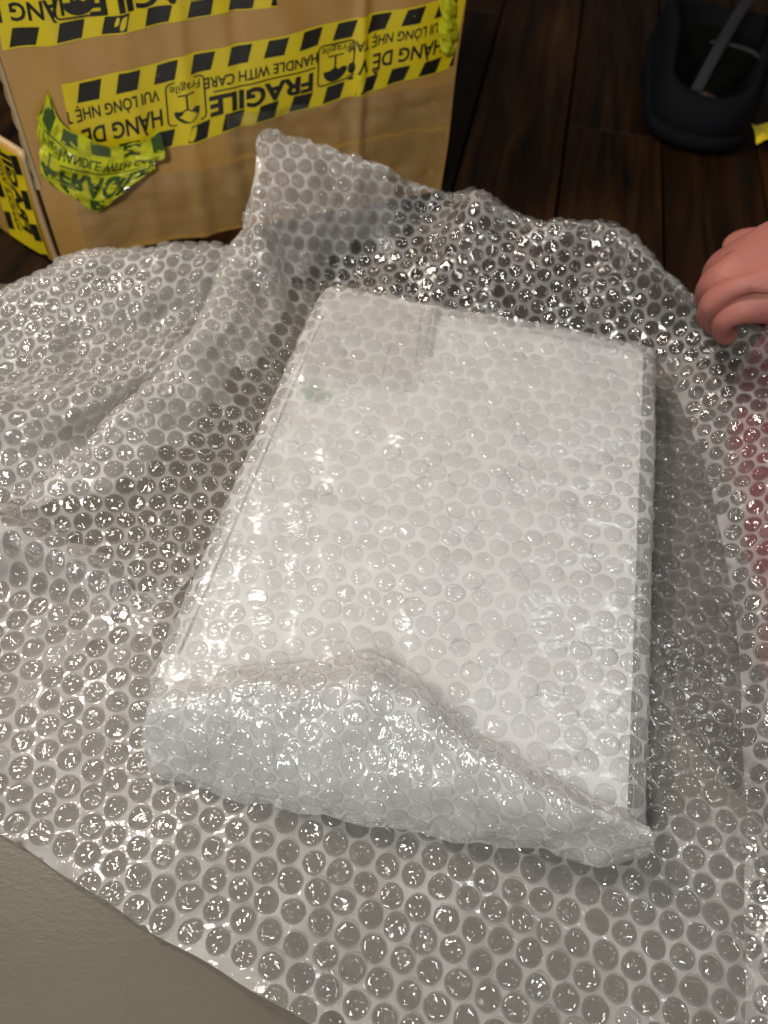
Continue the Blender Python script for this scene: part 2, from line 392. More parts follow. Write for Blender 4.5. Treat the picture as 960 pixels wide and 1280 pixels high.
    if len(bub):
        q = proj(cen); inside = (q[:, 0] > 0) & (q[:, 0] < W) & (q[:, 1] > 0) & (q[:, 1] < HH)
        for t, (i, vs) in enumerate(bub):
            pp = proj(vs[:K]); ex = np.ptp(pp, axis=0); size[t] = ex[0] * ex[1] * (1 if inside[t] else .001)
        order = np.argsort(-size); chosen = set(order[:nparts].tolist())
        for t in chosen:
            i, vs = bub[t]; mesh_obj('bubble', vs, fl_(0, sgn[i] < 0), mats[3] if len(mats) > 3 and alt[i] else mats[1], parent)
        rest = [t for t in range(len(bub)) if t not in chosen]
        if rest:
            VV = np.concatenate([bub[t][1] for t in rest]); nvb = len(bub[0][1]); FF = []; MI = []
            for q_, t in enumerate(rest):
                FF += fl_(q_ * nvb, sgn[bub[t][0]] < 0); MI += [int(len(mats) > 3 and alt[bub[t][0]])] * len(fs)
            tag(mesh_obj('small_bubbles', VV, FF, [mats[1]] + ([mats[3]] if len(mats) > 3 else []), parent, mat_idx=MI), 'rows of further small air bubbles across the film', kind='stuff')
    return film

# ------------------------------------------------------------------ package frame
HP = 0.040
pTL, pTR, pBR, pBL = at(408, 350, HP), at(810, 430, HP), at(805, 1040, HP), at(185, 890, HP)
PC = (pTL + pTR + pBR + pBL) / 4; E1 = (pTR - pTL) + (pBR - pBL); E1 /= np.linalg.norm(E1); E2 = np.array([-E1[1], E1[0], 0])
PA, PB = 0.1175, 0.1630
PBASE = np.array([PC[0], PC[1], 0.0])
def pk(x, y, z):
    x, y, z = np.broadcast_arrays(np.asarray(x, float), y, z); return PBASE + x[..., None] * E1 + y[..., None] * E2 + z[..., None] * np.array([0, 0, 1.])
def in_package(P, inset):
    d = P - PBASE; return (np.abs(d @ E1) < PA - inset) & (np.abs(d @ E2) < PB - inset)

PITCH, RB, HB = 0.0126, 0.0057, 0.0036

# ------------------------------------------------------------------ near flat sheet
s1 = empty('bubble_wrap_sheet', (0.0, 0.2, 0.002), 'flat clear bubble wrap sheet spread under the wrapped package with a straight diagonal cut edge', 'bubble wrap')
ea = at(0, 1045, .004)[:2]; eb = at(380, 1280, .004)[:2]; ed = (eb - ea) / np.linalg.norm(eb - ea); en = np.array([-ed[1], ed[0]])
if en @ np.array([0, 1.]) < 0: en = -en
gu = np.linspace(-.30, .62, 150); gv = np.linspace(0.0, .62, 100)
GU, GV = np.meshgrid(gu, gv)
XY = ea + GU[..., None] * ed + (GV + (.0006 * np.sin(GU * 47 + 1) + .0005 * np.sin(GU * 130)) * np.exp(-GV / .03))[..., None] * en
foldA, foldB = at(-20, 655, .02)[:2], at(185, 742, .01)[:2]
fd = (foldB - foldA); flen = np.linalg.norm(fd); fd /= flen; fnv = np.array([-fd[1], fd[0]])
def z1(XY):
    X3 = np.concatenate([XY, np.zeros(XY.shape[:-1] + (1,))], -1)
    z = 0.0050 + .0018 * noise3(X3, .10) + .0007 * noise3(X3, .03)
    al = (XY - foldA) @ fd; ac = (XY - foldA) @ fnv
    z = z + .027 * np.exp(-(ac / .013) ** 2) * np.clip(1.05 - al / flen, 0, 1.3) ** .8
    bump_c = at(150, 860, .0)[:2]; r2 = ((XY - bump_c) ** 2).sum(-1); z = z + .004 * np.exp(-r2 / .04 ** 2)
    edge = np.clip(1 - ((XY - ea) @ en) / .03, 0, 1); z = z + .003 * edge ** 2 * (noise3(X3, .05) + .3)
    return np.maximum(z, .0028)
P1 = np.concatenate([XY, z1(XY)[..., None]], -1)
U1 = np.stack([GU, GV], -1)
poly1 = np.array([at(*p)[:2] for p in [(-170, 560, .005), (-20, 622, .02), (60, 645, .012), (120, 690, .01), (185, 738, .01), (255, 705, .006), (330, 560, .004), (420, 430, .004), (800, 436, .004),
                                       (870, 455, .004), (965, 560, .004), (1020, 740, .004), (1040, 1000, .004), (1040, 1500, .004), (-400, 1500, .004), (-400, 700, .004)]])
def in_poly(P, poly):
    x, y = P[:, 0], P[:, 1]; r = np.zeros(len(P), bool); j = len(poly) - 1
    for i in range(len(poly)):
        xi, yi = poly[i]; xj, yj = poly[j]
        r ^= ((yi > y) != (yj > y)) & (x < (xj - xi) * (y - yi) / (yj - yi + 1e-12) + xi); j = i
    return r
def out1(P):
    q = proj(P); return np.where((q[:, 0] > 800) & (q[:, 0] < 1000) & (q[:, 1] < 1010), -1., 1.)
ra = at(551, 1144, .006)[:2]; rb = at(695, 1204, .006)[:2]
row_ang = math.atan2((rb - ra) @ en, (rb - ra) @ ed)
wrap_sheet(s1, P1, U1, PITCH, RB, row_ang, HB, (M_WEB, M_DOME, M_WEBIN, M_DOMEIN), out1, lambda P: in_poly(P, poly1), hole_fn=lambda P: in_package(P, .022))

# ------------------------------------------------------------------ bunched sheet behind and to the right
s2 = empty('bubble_wrap_sheet', (0.05, 0.5, 0.002), 'crumpled clear bubble wrap bunched up behind the package, peaked against the cardboard box', 'bubble wrap')
cols2 = [
 [(930, 1420, .007), (955, 1420, .012), (1010, 1410, .02), (1100, 1400, .03), (1130, 1400, .02)],
 [(930, 1150, .007), (958, 1150, .013), (1010, 1140, .022), (1110, 1130, .035), (1140, 1130, .02)],
 [(928, 960, .007), (955, 955, .015), (1010, 950, .028), (1110, 930, .04), (1140, 930, .02)],
 [(920, 780, .007), (952, 770, .019), (1010, 760, .034), (1110, 740, .045), (1140, 740, .02)],
 [(885, 600, .007), (925, 590, .021), (990, 575, .037), (1090, 560, .05), (1120, 570, .02)],
 [(845, 490, .007), (890, 470, .024), (948, 458, .038), (1005, 452, .050), (1030, 465, .03)],
 [(815, 445, .008), (842, 422, .022), (870, 406, .036), (905, 394, .050), (925, 405, .03)],
 [(760, 425, .010), (785, 392, .025), (812, 365, .042), (836, 350, .058), (850, 366, .03)],
 [(690, 412, .010), (715, 372, .028), (745, 325, .045), (775, 287, .062), (785, 305, .03)],
 [(630, 402, .010), (650, 358, .028), (670, 312, .045), (692, 278, .058), (700, 298, .03)],
 [(580, 392, .010), (598, 348, .026), (620, 304, .043), (642, 268, .052), (650, 288, .025)],
 [(530, 382, .010), (552, 332, .028), (578, 282, .048), (600, 240, .062), (606, 262, .03)],
 [(470, 374, .010), (495, 322, .022), (528, 278, .034), (556, 240, .047), (558, 246, .040)],
 [(415, 374, .010), (425, 312, .026), (440, 258, .054), (450, 203, .074), (451, 208, .069)],
 [(390, 400, .010), (362, 335, .032), (346, 255, .064), (335, 168, .093), (336, 173, .088)],
 [(376, 435, .010), (349, 372, .031), (326, 302, .056), (315, 232, .073), (316, 238, .068)],
 [(362, 470, .010), (338, 402, .028), (314, 345, .042), (298, 295, .048), (299, 300, .043)],
 [(328, 560, .010), (297, 482, .025), (268, 432, .042), (246, 410, .046), (242, 421, .014)],
 [(288, 650, .010), (242, 570, .020), (194, 512, .037), (166, 495, .040), (165, 511, .010)],
 [(256, 705, .008), (192, 640, .015), (124, 588, .029), (90, 575, .032), (90, 590, .008)],
 [(215, 748, .006), (142, 692, .012), (78, 642, .020), (42, 625, .022), (47, 634, .006)],
 [(185, 800, .0035), (105, 745, .0035), (35, 695, .0035), (-10, 670, .0035), (-25, 672, .0035)],
]
P2 = net(cols2, 7, 9); P2 = crumple(P2, .0015, .035); P2 = crumple(P2, .0005, .012)
P2[..., 2] = np.maximum(P2[..., 2], .0035)
wrap_sheet(s2, P2, flatten_fan(P2, 7, 9), PITCH * .94, RB * .94, .35, HB * .94, (M_WEBC, M_DOMEC, M_WEB2, M_DOME2), mat_fn=lambda P: (P[:, 2] > .026) & (proj(P)[:, 0] < 490))

# ------------------------------------------------------------------ left flap
s3 = empty('bubble_wrap_sheet', (-.2, .42, 0.002), 'rumpled clear bubble wrap flap lying in waves against the foot of the cardboard box', 'bubble wrap')
rows3 = [
 [(-130, 650, .004), (-60, 645, .004), (0, 640, .004), (62, 628, .004), (135, 562, .006), (218, 482, .008), (292, 402, .006)],
 [(-130, 590, .010), (-60, 585, .010), (0, 577, .012), (72, 562, .012), (142, 512, .014), (222, 452, .012), (297, 378, .010)],
 [(-130, 535, .026), (-60, 530, .028), (0, 520, .030), (82, 505, .030), (152, 480, .024), (228, 430, .014), (300, 360, .010)],
 [(-130, 475, .010), (-60, 470, .010), (0, 465, .012), (84, 455, .012), (162, 430, .012), (238, 395, .014), (304, 345, .013)],
 [(-130, 430, .020), (-60, 427, .020), (0, 418, .022), (86, 390, .026), (164, 365, .030), (240, 348, .030), (306, 330, .022)],
 [(-130, 396, .032), (-60, 388, .032), (0, 371, .032), (90, 325, .034), (164, 314, .034), (240, 310, .033), (308, 314, .024)],
 [(-130, 402, .010), (-60, 394, .010), (0, 377, .010), (92, 331, .014), (166, 321, .014), (241, 318, .014), (309, 320, .012)],
]
P3 = net(rows3, 12, 11); P3 = crumple(P3, .0018, .03); P3 = crumple(P3, .0007, .012)
P3[..., 2] = np.maximum(P3[..., 2], .0035)
wrap_sheet(s3, P3, flatten(P3), PITCH * .94, RB * .94, .12, HB * .94, (M_WEB2, M_DOME2))

# ------------------------------------------------------------------ wrapped package
pkg = empty('wrapped_package', tuple(PBASE + np.array([0, 0, .004])), 'flat white box wrapped in clear bubble wrap with its near end folded over', 'package')
def rbox(name, hx, hy, z0, z1, r, mat, parent):
    bm = bmesh.new(); bmesh.ops.create_cube(bm, size=1, matrix=Matrix.Translation((0, 0, (z0 + z1) / 2)) @ Matrix.Diagonal((2 * hx, 2 * hy, z1 - z0, 1)))
    bmesh.ops.bevel(bm, geom=[e for e in bm.edges if abs(e.verts[0].co.z - e.verts[1].co.z) > .01], offset=.017, segments=6, affect='EDGES', profile=.5) if not hx else [bmesh.ops.bevel(bm, geom=[e for e in bm.edges if abs(e.verts[0].co.z - e.verts[1].co.z) > .01 and e.verts[0].co.x * sd_ > hx * .9], offset=of_, segments=6, affect='EDGES', profile=.5) for sd_, of_ in ((-1, .017), (1, .005))]
    bmesh.ops.bevel(bm, geom=[e for e in bm.edges if abs(e.verts[0].co.z - e.verts[1].co.z) < 1e-6 and e.calc_face_angle(0) > 1], offset=r, segments=3, affect='EDGES', profile=.6)
    vs = np.array([v.co[:] for v in bm.verts]); bm.verts.index_update(); fs = [[v.index for v in f.verts] for f in bm.faces]; bm.free()
    return mesh_obj(name, pk(vs[:, 0], vs[:, 1], vs[:, 2]), fs, mat, parent)
cont = rbox('white_box', .1120, .1560, .0085, .0350, .0025, M_WHITE, pkg)
def strip_mark(x0, y0, x1, y1, w, mat, name='printed_mark', z=.0354):
    d = np.array([x1 - x0, y1 - y0]); d /= np.linalg.norm(d); n = np.array([-d[1], d[0]]) * w / 2
    q = np.array([[x0, y0] - n, [x1, y1] - n, [x1, y1] + n, [x0, y0] + n]); 
    return mesh_obj(name, pk(q[:, 0], q[:, 1], np.full(4, z)), [(0, 1, 2, 3)], mat, cont, smooth=False)
strip_mark(.1098, -.152, .1098, .152, .0022, M_GREYINK, 'lid_seam')
strip_mark(-.1085, -.130, -.1085, .130, .0014, M_GREYINK, 'lid_seam')
def loc_px(px, py, z=.0354):
    d = at(px, py, z) - PBASE; return d @ E1, d @ E2
for (a, b, w) in [((548, 383), (538, 445), .0030), ((541, 384), (533, 430), .0016), ((528, 386), (520, 455), .0010), ((488, 430), (474, 486), .0009), ((553, 383), (548, 402), .0008),
                  ((505, 480), (520, 476), .0012), ((527, 474), (533, 482), .0012), ((503, 488), (516, 490), .0008), ((420, 400), (440, 398), .0007), ((425, 412), (436, 410), .0006), ((418, 425), (430, 422), .0006)]:
    strip_mark(*loc_px(*a), *loc_px(*b), w, M_GREYINK)
qx = np.array([loc_px(418, 368, .0352), loc_px(549, 383, .0352), loc_px(520, 492, .0352), loc_px(372, 480, .0352)])
mesh_obj('printed_panel', pk(qx[:, 0], qx[:, 1], np.full(4, .0352)), [(0, 1, 2, 3)], M_PANEL, cont, smooth=False)
def disc_mark(px, py, r, mat, name, z=.0356):
    x, y = loc_px(px, py, z); t = np.linspace(0, 6.283, 15)[:-1]; rr = r * (1 + .25 * np.sin(3 * t))
    vs = pk(x + rr * np.cos(t), y + rr * .6 * np.sin(t), np.full(14, z)); mesh_obj(name, vs, [tuple(range(14))], mat, cont, smooth=False)
disc_mark(395, 492, .0100, M_GREEN, 'printed_emblem'); disc_mark(396, 494, .0030, M_RED, 'printed_emblem', .0360)

# wrap over the top and down the sides
rr_ = .0065
def prof(s, half):
    a = np.abs(s); flat = half - rr_; arc = rr_ * math.pi / 2
    x = np.where(a < flat, a, np.where(a < flat + arc, flat + rr_ * np.sin(np.clip((a - flat) / rr_, 0, math.pi / 2)), half))
    dz = np.where(a < flat, 0, np.where(a < flat + arc, rr_ * (1 - np.cos(np.clip((a - flat) / rr_, 0, math.pi / 2))), rr_ + a - flat - arc))
    return np.sign(s) * x, dz
drop = HP - .006 - rr_ + rr_ * math.pi / 2
sg = np.linspace(-(PA - rr_ + drop), PA - rr_ + drop, 110); tg = np.linspace(-(PB - rr_ + drop), PB - rr_ + drop, 150)
SG, TG = np.meshgrid(sg, tg)
px_, dzx = prof(SG, PA); py_, dzy = prof(TG, PB)
rc = np.where(SG > 0, .009, .024); cx, cyy = np.abs(px_) - (PA - rc), np.abs(py_) - (PB - rc)
cor = (cx > 0) & (cyy > 0); rad = np.hypot(cx, cyy); k_ = np.where(cor & (rad > rc), rc / np.maximum(rad, 1e-9), 1)
px2 = np.where(cor, np.sign(px_) * (PA - rc + cx * k_), px_); py2 = np.where(cor, np.sign(py_) * (PB - rc + cyy * k_), py_)
PZ = HP - np.maximum(dzx, dzy)
PP = pk(px2, py2, PZ)
nzv = noise3(PP, .05) * .0007 + noise3(PP, .016) * .0004
ridge_y = -.030 + .10 * (SG + .05)
nzv = nzv + .0022 * np.exp(-((TG - ridge_y) / .004) ** 2) * np.clip(1 - np.abs(SG + .06) / .06, 0, 1)
dirn = np.stack([px2 / PA * .0, py2 * 0, np.ones_like(PZ)], -1)
PP = PP + np.where((np.maximum(dzx, dzy) < .008)[..., None], dirn * nzv[..., None], grid_normals(PP) * nzv[..., None])
def keep_pkg(P):
    d = P - PBASE; x, y = np.abs(d @ E1), np.abs(d @ E2)
    return ~((x > PA - .004) & (y > PB - .004) & (P[:, 2] < HP - .012))
wrap_sheet(pkg, PP, np.stack([SG, TG], -1), PITCH, RB * .97, .06, .0018, (M_PWEB, M_PDOME), lambda P: -np.ones(len(P)), keep_pkg, back=.0012, deflate=(.5, 1.0), jit=.0008)

# loose outer turn of the wrap, smooth side out, over the left part of the top
tm = (tg > -PB + .01) & (tg < PB - .009); rows_o = []
for tv, row in zip(tg[tm], PP[tm]):
    cut_ = PA - .013
    sq = np.linspace(-PA + .007, cut_, 80); rows_o.append(np.stack([np.interp(sq, sg, row[:, q]) for q in range(3)], 1))
PO = np.array(rows_o) + np.array([0, 0, .0022])
PO[..., 2] += .0011 * noise3(PO * np.array([.5, 1.6, 1]), .03) + .0010 * noise3(PO, .02) * np.linspace(1, .2, 80) - .0018 * np.linspace(0, 1, 80) ** 6
mesh_obj('outer_film', PO.reshape(-1, 3), grid_faces(*PO.shape[:2]), M_OUTER, pkg)
# folded near end
flap_rows = [
 [(189, 862, .0425), (300, 838, .0435), (400, 826, .0445), (482, 824, .0450), (560, 882, .0440), (640, 945, .0435), (740, 995, .0430), (812, 1033, .0420)],
 [(184, 880, .0460), (296, 862, .0540), (396, 858, .0580), (482, 862, .0590), (562, 916, .0550), (640, 968, .0510), (735, 1011, .0480), (816, 1043, .0430)],
 [(180, 905, .0400), (291, 913, .0450), (396, 930, .0460), (490, 950, .0460), (575, 984, .0430), (650, 1013, .0420), (740, 1035, .0410), (818, 1053, .0380)],
 [(178, 935, .0260), (290, 956, .0300), (401, 986, .0300), (500, 1006, .0290), (585, 1026, .0270), (660, 1041, .0260), (745, 1060, .0240), (816, 1066, .0250)],
 [(196, 972, .0075), (296, 998, .0085), (406, 1022, .0085), (506, 1040, .0085), (590, 1053, .0085), (665, 1063, .0085), (748, 1083, .0080), (806, 1073, .0080)],
]
PF = net(flap_rows, 12, 9); PF = crumple(PF, .0013, .024); PF = crumple(PF, .0005, .010)
flapE = empty('end_flap', (0, 0, 0)); flapE.parent = pkg; flapE.location = (0, 0, 0)
PFi = PF - np.where(grid_normals(PF)[..., 2:].mean() > 0, 1, -1) * grid_normals(PF) * .0035; PFi = crumple(PFi, .0012, .012)
PFi[..., 2] = np.maximum(PFi[..., 2], .006)
mesh_obj('inner_layer', PFi.reshape(-1, 3), grid_faces(*PFi.shape[:2]), M_INNER, flapE)
flapE['label'] = 'crumpled whiter fold of bubble wrap over the near end'
wrap_sheet(flapE, PF, flatten(PF), PITCH * .96, RB, .5, .0015, (M_FLAP, M_FDOME), nparts=120, back=.0008, deflate=(.4, 1.0))

# ------------------------------------------------------------------ cardboard box
BL0 = at(78, 326, 0.0); BYAW = math.radians(27.6)
bu = np.array([math.cos(BYAW), math.sin(BYAW), 0]); bn = np.array([math.sin(BYAW), -math.cos(BYAW), 0]); bz = np.array([0, 0, 1.])
BWID = .327; BHT = .30
box = empty('cardboard_box', tuple(BL0 + bu * BWID / 2 - bn * .12), 'brown cardboard shipping box sealed with yellow and black fragile warning tape', 'box')
def wave(u, z):
    """creases of the front panel, metres out of the plane"""
    w = .0012 * np.sin(u * 55 + 1.0) * np.sin(z * 30 + .4) + .0006 * np.sin(u * 130 + z * 60)
    for (c, wd, am) in ((.243, .004, .0022), (.112, .006, .0014), (.030, .010, .0016), (.150, .005, -.0010), (.075, .006, .0010)):
        w = w + am * np.exp(-((u - c - .02 * z) / wd) ** 2)
    return w * 1.6
def face(u, z, off=0.0):
    u, z = np.broadcast_arrays(np.asarray(u, float), np.asarray(z, float))
    return BL0 + u[..., None] * bu + z[..., None] * bz + (off + wave(u, z))[..., None] * bn
def face_px(px, py, off=0.0):
    r = ray(px, py); t = (bn @ (BL0 + bn * off - CAM)) / (bn @ r); p = CAM + t * r
    return np.array([(p - BL0) @ bu, p[2]])
uu, zz = np.meshgrid(np.linspace(0, BWID, 110), np.linspace(0, BHT, 60))
mesh_obj('front_panel', face(uu, zz).reshape(-1, 3), grid_faces(60, 110), M_CARD, box)
def slab(name, p, q, z0, z1a, z1b, th, nrm, mats, parent, n=14, wav=.0008):
    """upright panel from ground point p to q, thickness th along nrm, top height z1a..z1b"""
    t = np.linspace(0, 1, n); v = np.linspace(0, 1, 12); T, Vv = np.meshgrid(t, v)
    base = p[None, None] + T[..., None] * (q - p); top = z1a + (z1b - z1a) * T; Z = z0 + Vv * (top - z0)
    f0 = base + Z[..., None] * bz + nrm * (wav * np.sin(T * 9 + Z * 40))[..., None]; f1 = f0 - nrm * th
    g = grid_faces(12, n); nv = 12 * n; V = np.concatenate([f0.reshape(-1, 3), f1.reshape(-1, 3)]); Fs = [tuple(x) for x in g] + [tuple(x[::-1] + nv) for x in g]; mi = [0] * len(Fs)
    tr = np.arange(n) + 11 * n
    for k in range(n - 1): Fs.append((tr[k], tr[k + 1], tr[k + 1] + nv, tr[k] + nv)); mi.append(1)
    for e_ in (0, n - 1):
        for k in range(11): a = k * n + e_; Fs.append((a, a + n, a + n + nv, a + nv)); mi.append(1)
    return mesh_obj(name, V, Fs, mats, parent, mat_idx=mi)
sdir = at(0, 286, 0) - at(72, 331, 0); sdir /= np.linalg.norm(sdir); snrm = np.array([sdir[1], -sdir[0], 0]); 
if snrm @ (CAM - BL0) < 0: snrm = -snrm
SP = BL0 - bu * .003 + snrm * 0.002
SH = .088
side = slab('side_flap', SP, SP + sdir * .20, 0, SH, SH + .004, .004, snrm, (M_CARD, M_CARDE), box)
slab('inner_side_panel', BL0 - bn * .006 + bu * .004, BL0 - bn * .24 + bu * .004, 0, BHT, BHT, .004, -bu, (M_CARDSHADE, M_CARDSHADE), box)  # coloured dark to stand for the unlit inside above the side flap
slab('side_panel', BL0 + bu * (BWID - .001) - bn * .001, BL0 + bu * (BWID - .001) - bn * .24, 0, BHT, BHT, .004, bu, (M_CARD, M_CARDE), box)
slab('back_panel', BL0 - bn * .24 + bu * .005, BL0 - bn * .24 + bu * (BWID - .006), 0, BHT, BHT, .004, -bn, (M_CARD, M_CARDE), box)
# corrugated cut edge down the front left corner
zz1 = np.linspace(.06, BHT, 80); eo = .0014 * np.sin(zz1 * 420) * .4
ev = np.concatenate([BL0 + zz1[:, None] * bz - bu * (.0018 + eo)[:, None] + bn * .0006, BL0 + zz1[:, None] * bz + bu * .0015 + bn * (.0012 + wave(np.full(80, .0015), zz1))[:, None],
                     BL0 + zz1[:, None] * bz - bu * (.0018 + eo)[:, None] - bn * .004])
mesh_obj('cut_edge', ev, [(k, k + 1, 80 + k + 1, 80 + k) for k in range(79)] + [(k, k + 1, 160 + k + 1, 160 + k) for k in range(79)], M_CARDE, box)
# bottom flaps line
# --- tape
def text_mesh(body, size, bold=0.0, sx=1.0, width=None):
    cu = bpy.data.curves.new('t', 'FONT'); cu.body = body; cu.size = size; cu.offset = bold; cu.resolution_u = 3; cu.align_x = 'CENTER'; cu.align_y = 'CENTER'
    o = bpy.data.objects.new('t', cu); COL.objects.link(o); bpy.context.view_layer.update()
    me = bpy.data.meshes.new_from_object(o.evaluated_get(bpy.context.evaluated_depsgraph_get()))
    V = np.array([v.co[:2] for v in me.vertices]).reshape(-1, 2); Fs = [tuple(p.vertices) for p in me.polygons]
    bpy.data.objects.remove(o); bpy.data.curves.remove(cu); bpy.data.meshes.remove(me); V[:, 0] *= (width / np.ptp(V[:, 0]) if width else sx)
    # cut long pieces so that the print follows the creases
    bm = bmesh.new(); bv = [bm.verts.new((v[0], v[1], 0)) for v in V]
    for f in Fs:
        try: bm.faces.new([bv[i] for i in f])
        except ValueError: pass
    lng = [e for e in bm.edges if e.calc_length() > size * .5]
    if lng: bmesh.ops.subdivide_edges(bm, edges=lng, cuts=2)
    bmesh.ops.triangulate(bm, faces=bm.faces[:])
    bm.verts.index_update(); V = np.array([v.co[:2] for v in bm.verts]); Fs = [tuple(v.index for v in f.verts) for f in bm.faces]; bm.free()
    return V, Fs
TW = .066
def rect2(x0, y0, x1, y1, skew=0, n=4):
    xs = np.linspace(0, 1, n); vs = [(x0 + (x1 - x0) * a, y0) for a in xs] + [(x0 + (x1 - x0) * a + skew, y1) for a in xs]
    return np.array(vs), [(k, k + 1, n + k + 1, n + k) for k in range(n - 1)]
def ring2(x0, y0, x1, y1, w, r=.004):
    def rr(o):
        pts = []
        for (cx_, cy_, a0) in ((x1 - r, y1 - r, 0), (x0 + r, y1 - r, 90), (x0 + r, y0 + r, 180), (x1 - r, y0 + r, 270)):
            for a in np.linspace(a0, a0 + 90, 5): pts.append((cx_ + (r - o) * math.cos(math.radians(a)), cy_ + (r - o) * math.sin(math.radians(a))))
        return pts
    A, B = rr(0), rr(w); n = len(A); return np.array(A + B), [(k, (k + 1) % n, n + (k + 1) % n, n + k) for k in range(n)]
def tape_print(length):
    """the black bars along both edges of a tape: list of (verts2d, faces); x along the tape, y across"""
    parts = []
    x = -.02
    while x < length + .02:
        parts.append(rect2(x, .0015, x + .0145, .0145, .0035)); parts.append(rect2(x + .006, TW - .0145, x + .0205, TW - .0015, .0035)); x += .0262
    return parts
def build_tape(name, fn, length, print_parts, mats, nx, ny, parent, label=None, x0=0, x1=None, smooth=True):
    """fn(x, y, off) maps tape coordinates to the world"""
    x1 = length if x1 is None else x1
    X, Y = np.meshgrid(np.linspace(x0, x1, nx), np.linspace(0, TW, ny))
    t = mesh_obj(name, fn(X, Y, .0004).reshape(-1, 3), grid_faces(ny, nx), mats[0], parent, smooth=smooth)
    V, Fs, n = [], [], 0
    for v, f in print_parts:
        if v[:, 0].min() < x0 or v[:, 0].max() > x1: 
            if v[:, 0].max() < x0 + .0 or v[:, 0].min() > x1: continue
            v = v.copy(); v[:, 0] = np.clip(v[:, 0], x0, x1)
        V.append(v); Fs += [tuple(int(i) + n for i in q) for q in f]; n += len(v)
    if V:
        V = np.concatenate(V); mesh_obj('print', fn(V[:, 0], V[:, 1], .0008), Fs, mats[1], t, smooth=True)
    if label: t['label'] = label
    return t
def bilinear_tape(tl, tr, bl, br):
    """upside down on the box: text x runs right to left, y downwards"""
    def fn(X, Y, off):
        s = 1 - np.asarray(X) / LT; t = 1 - np.asarray(Y) / TW     # t=1 at image bottom is text top -> flipped
        s_, t_ = s[..., None], (1 - t)[..., None]
        q = (1 - t_) * ((1 - s_) * tl + s_ * tr) + t_ * ((1 - s_) * bl + s_ * br)
        return face(q[..., 0], q[..., 1], off)
    LT = np.linalg.norm(tr - tl); fn.L = LT
    return fn
mtl, mtr = face_px(76, 104), face_px(582, -8); mbl, mbr = face_px(98, 218), face_px(566, 84)
fnm = bilinear_tape(mtl, mtr, mbl, mbr)
def px_to_x(fn, px, py, tl, tr):
    q = face_px(px, py); d = tr - tl; return fn.L * (1 - ((q - tl) @ d) / (d @ d))
xH = px_to_x(fnm, 508, 70, mtl, mtr)
pr = []
def tape_layout(fn, tl, tr, items):
    """stripes plus the blocks at the pixel places given"""
    parts = [p for p in tape_print(fn.L)]
    for kind, px, py in items:
        parts += block(kind, px_to_x(fn, px, py, tl, tr))
    return parts
def block(kind, x):
    out = []
    def put(m, cx_, cy_): out.append((m[0] + np.array([cx_, cy_]), m[1]))
    if kind == 'I':
        out.append(ring2(x - .0145, .0165, x + .0145, TW - .0165, .0011)); put(text_mesh('Fragile', .0088), x, .0218)
        t = np.linspace(math.pi, 2 * math.pi, 13)
        t = t - math.pi
        bowl = [(x + .0095 * math.cos(a), .0385 + .0100 * math.sin(a)) for a in t] + [(x - .006, .0372), (x - .003, .0392), (x, .0368), (x + .004, .0388)]
        out.append((np.array(bowl)[::-1], [tuple(range(len(bowl)))])); out.append(rect2(x - .0007, .0275, x + .0007, .0380, 0, 2)); out.append(rect2(x - .006, .0266, x + .006, .0277, 0, 3))
    elif kind == 'F':
        put(text_mesh('FRAGILE', .0205, .0008, width=.078), x, .0418); out.append(rect2(x - .040, .0312, x + .036, .0323, 0, 12)); put(text_mesh('HANDLE WITH CARE', .0115, .0002, width=.084), x, .0238)
    else:
        put(text_mesh('HÀNG DỄ VỠ', .0180, .0004, width=.078), x, .0395); put(text_mesh('VUI LÒNG NHẸ TAY', .0120, .0002, width=.076), x, .0225)
    return out
parts_m = tape_layout(fnm, mtl, mtr, [('V', 139, 140), ('I', 242, 130), ('F', 336, 105), ('I', 427, 82), ('V', 501, 64)])
build_tape('warning_tape', fnm, fnm.L, parts_m, (M_YEL, M_INK), 130, 14, box, 'yellow fragile tape stuck upside down across the middle of the box')
utl, utr = face_px(-20, -62), face_px(330, -92); ubl, ubr = face_px(4, 65), face_px(345, 6)
fnu = bilinear_tape(utl, utr, ubl, ubr)
parts_u = tape_layout(fnu, utl, utr, [('V', 10, 0), ('I', 98, -15), ('F', 190, -30), ('I', 280, -45)])
build_tape('warning_tape', fnu, fnu.L, parts_u, (M_YEL, M_INK), 90, 12, box, 'yellow fragile tape along the upper part of the box')
# tapes standing upright on the side flap
def side_fn(s0, s1, zlo, zhi):
    def fn(X, Y, off):
        s = s0 + (s1 - s0) * np.asarray(Y) / TW; z = zlo + np.asarray(X) * 1.0
        s, z = np.broadcast_arrays(s, z)
        return SP + s[..., None] * sdir + z[..., None] * bz + (off + .0006 + .0008 * np.sin(z * 60 + s * 50) + .0008 * np.sin((s / .2) * 9 + z * 40))[..., None] * snrm
    return fn
for (s0, s1, items) in ((.052, .004, [('F', .055)]), (.118, .064, [('V', .045)])):
    pts = tape_print(.12)
    for kd, xx in items: pts += block(kd, xx)
    build_tape('warning_tape', side_fn(s0, s1, 0.002, SH), SH - .006, pts, (M_YEL, M_INK), 30, 12, box, 'yellow fragile tape running up the left flap')
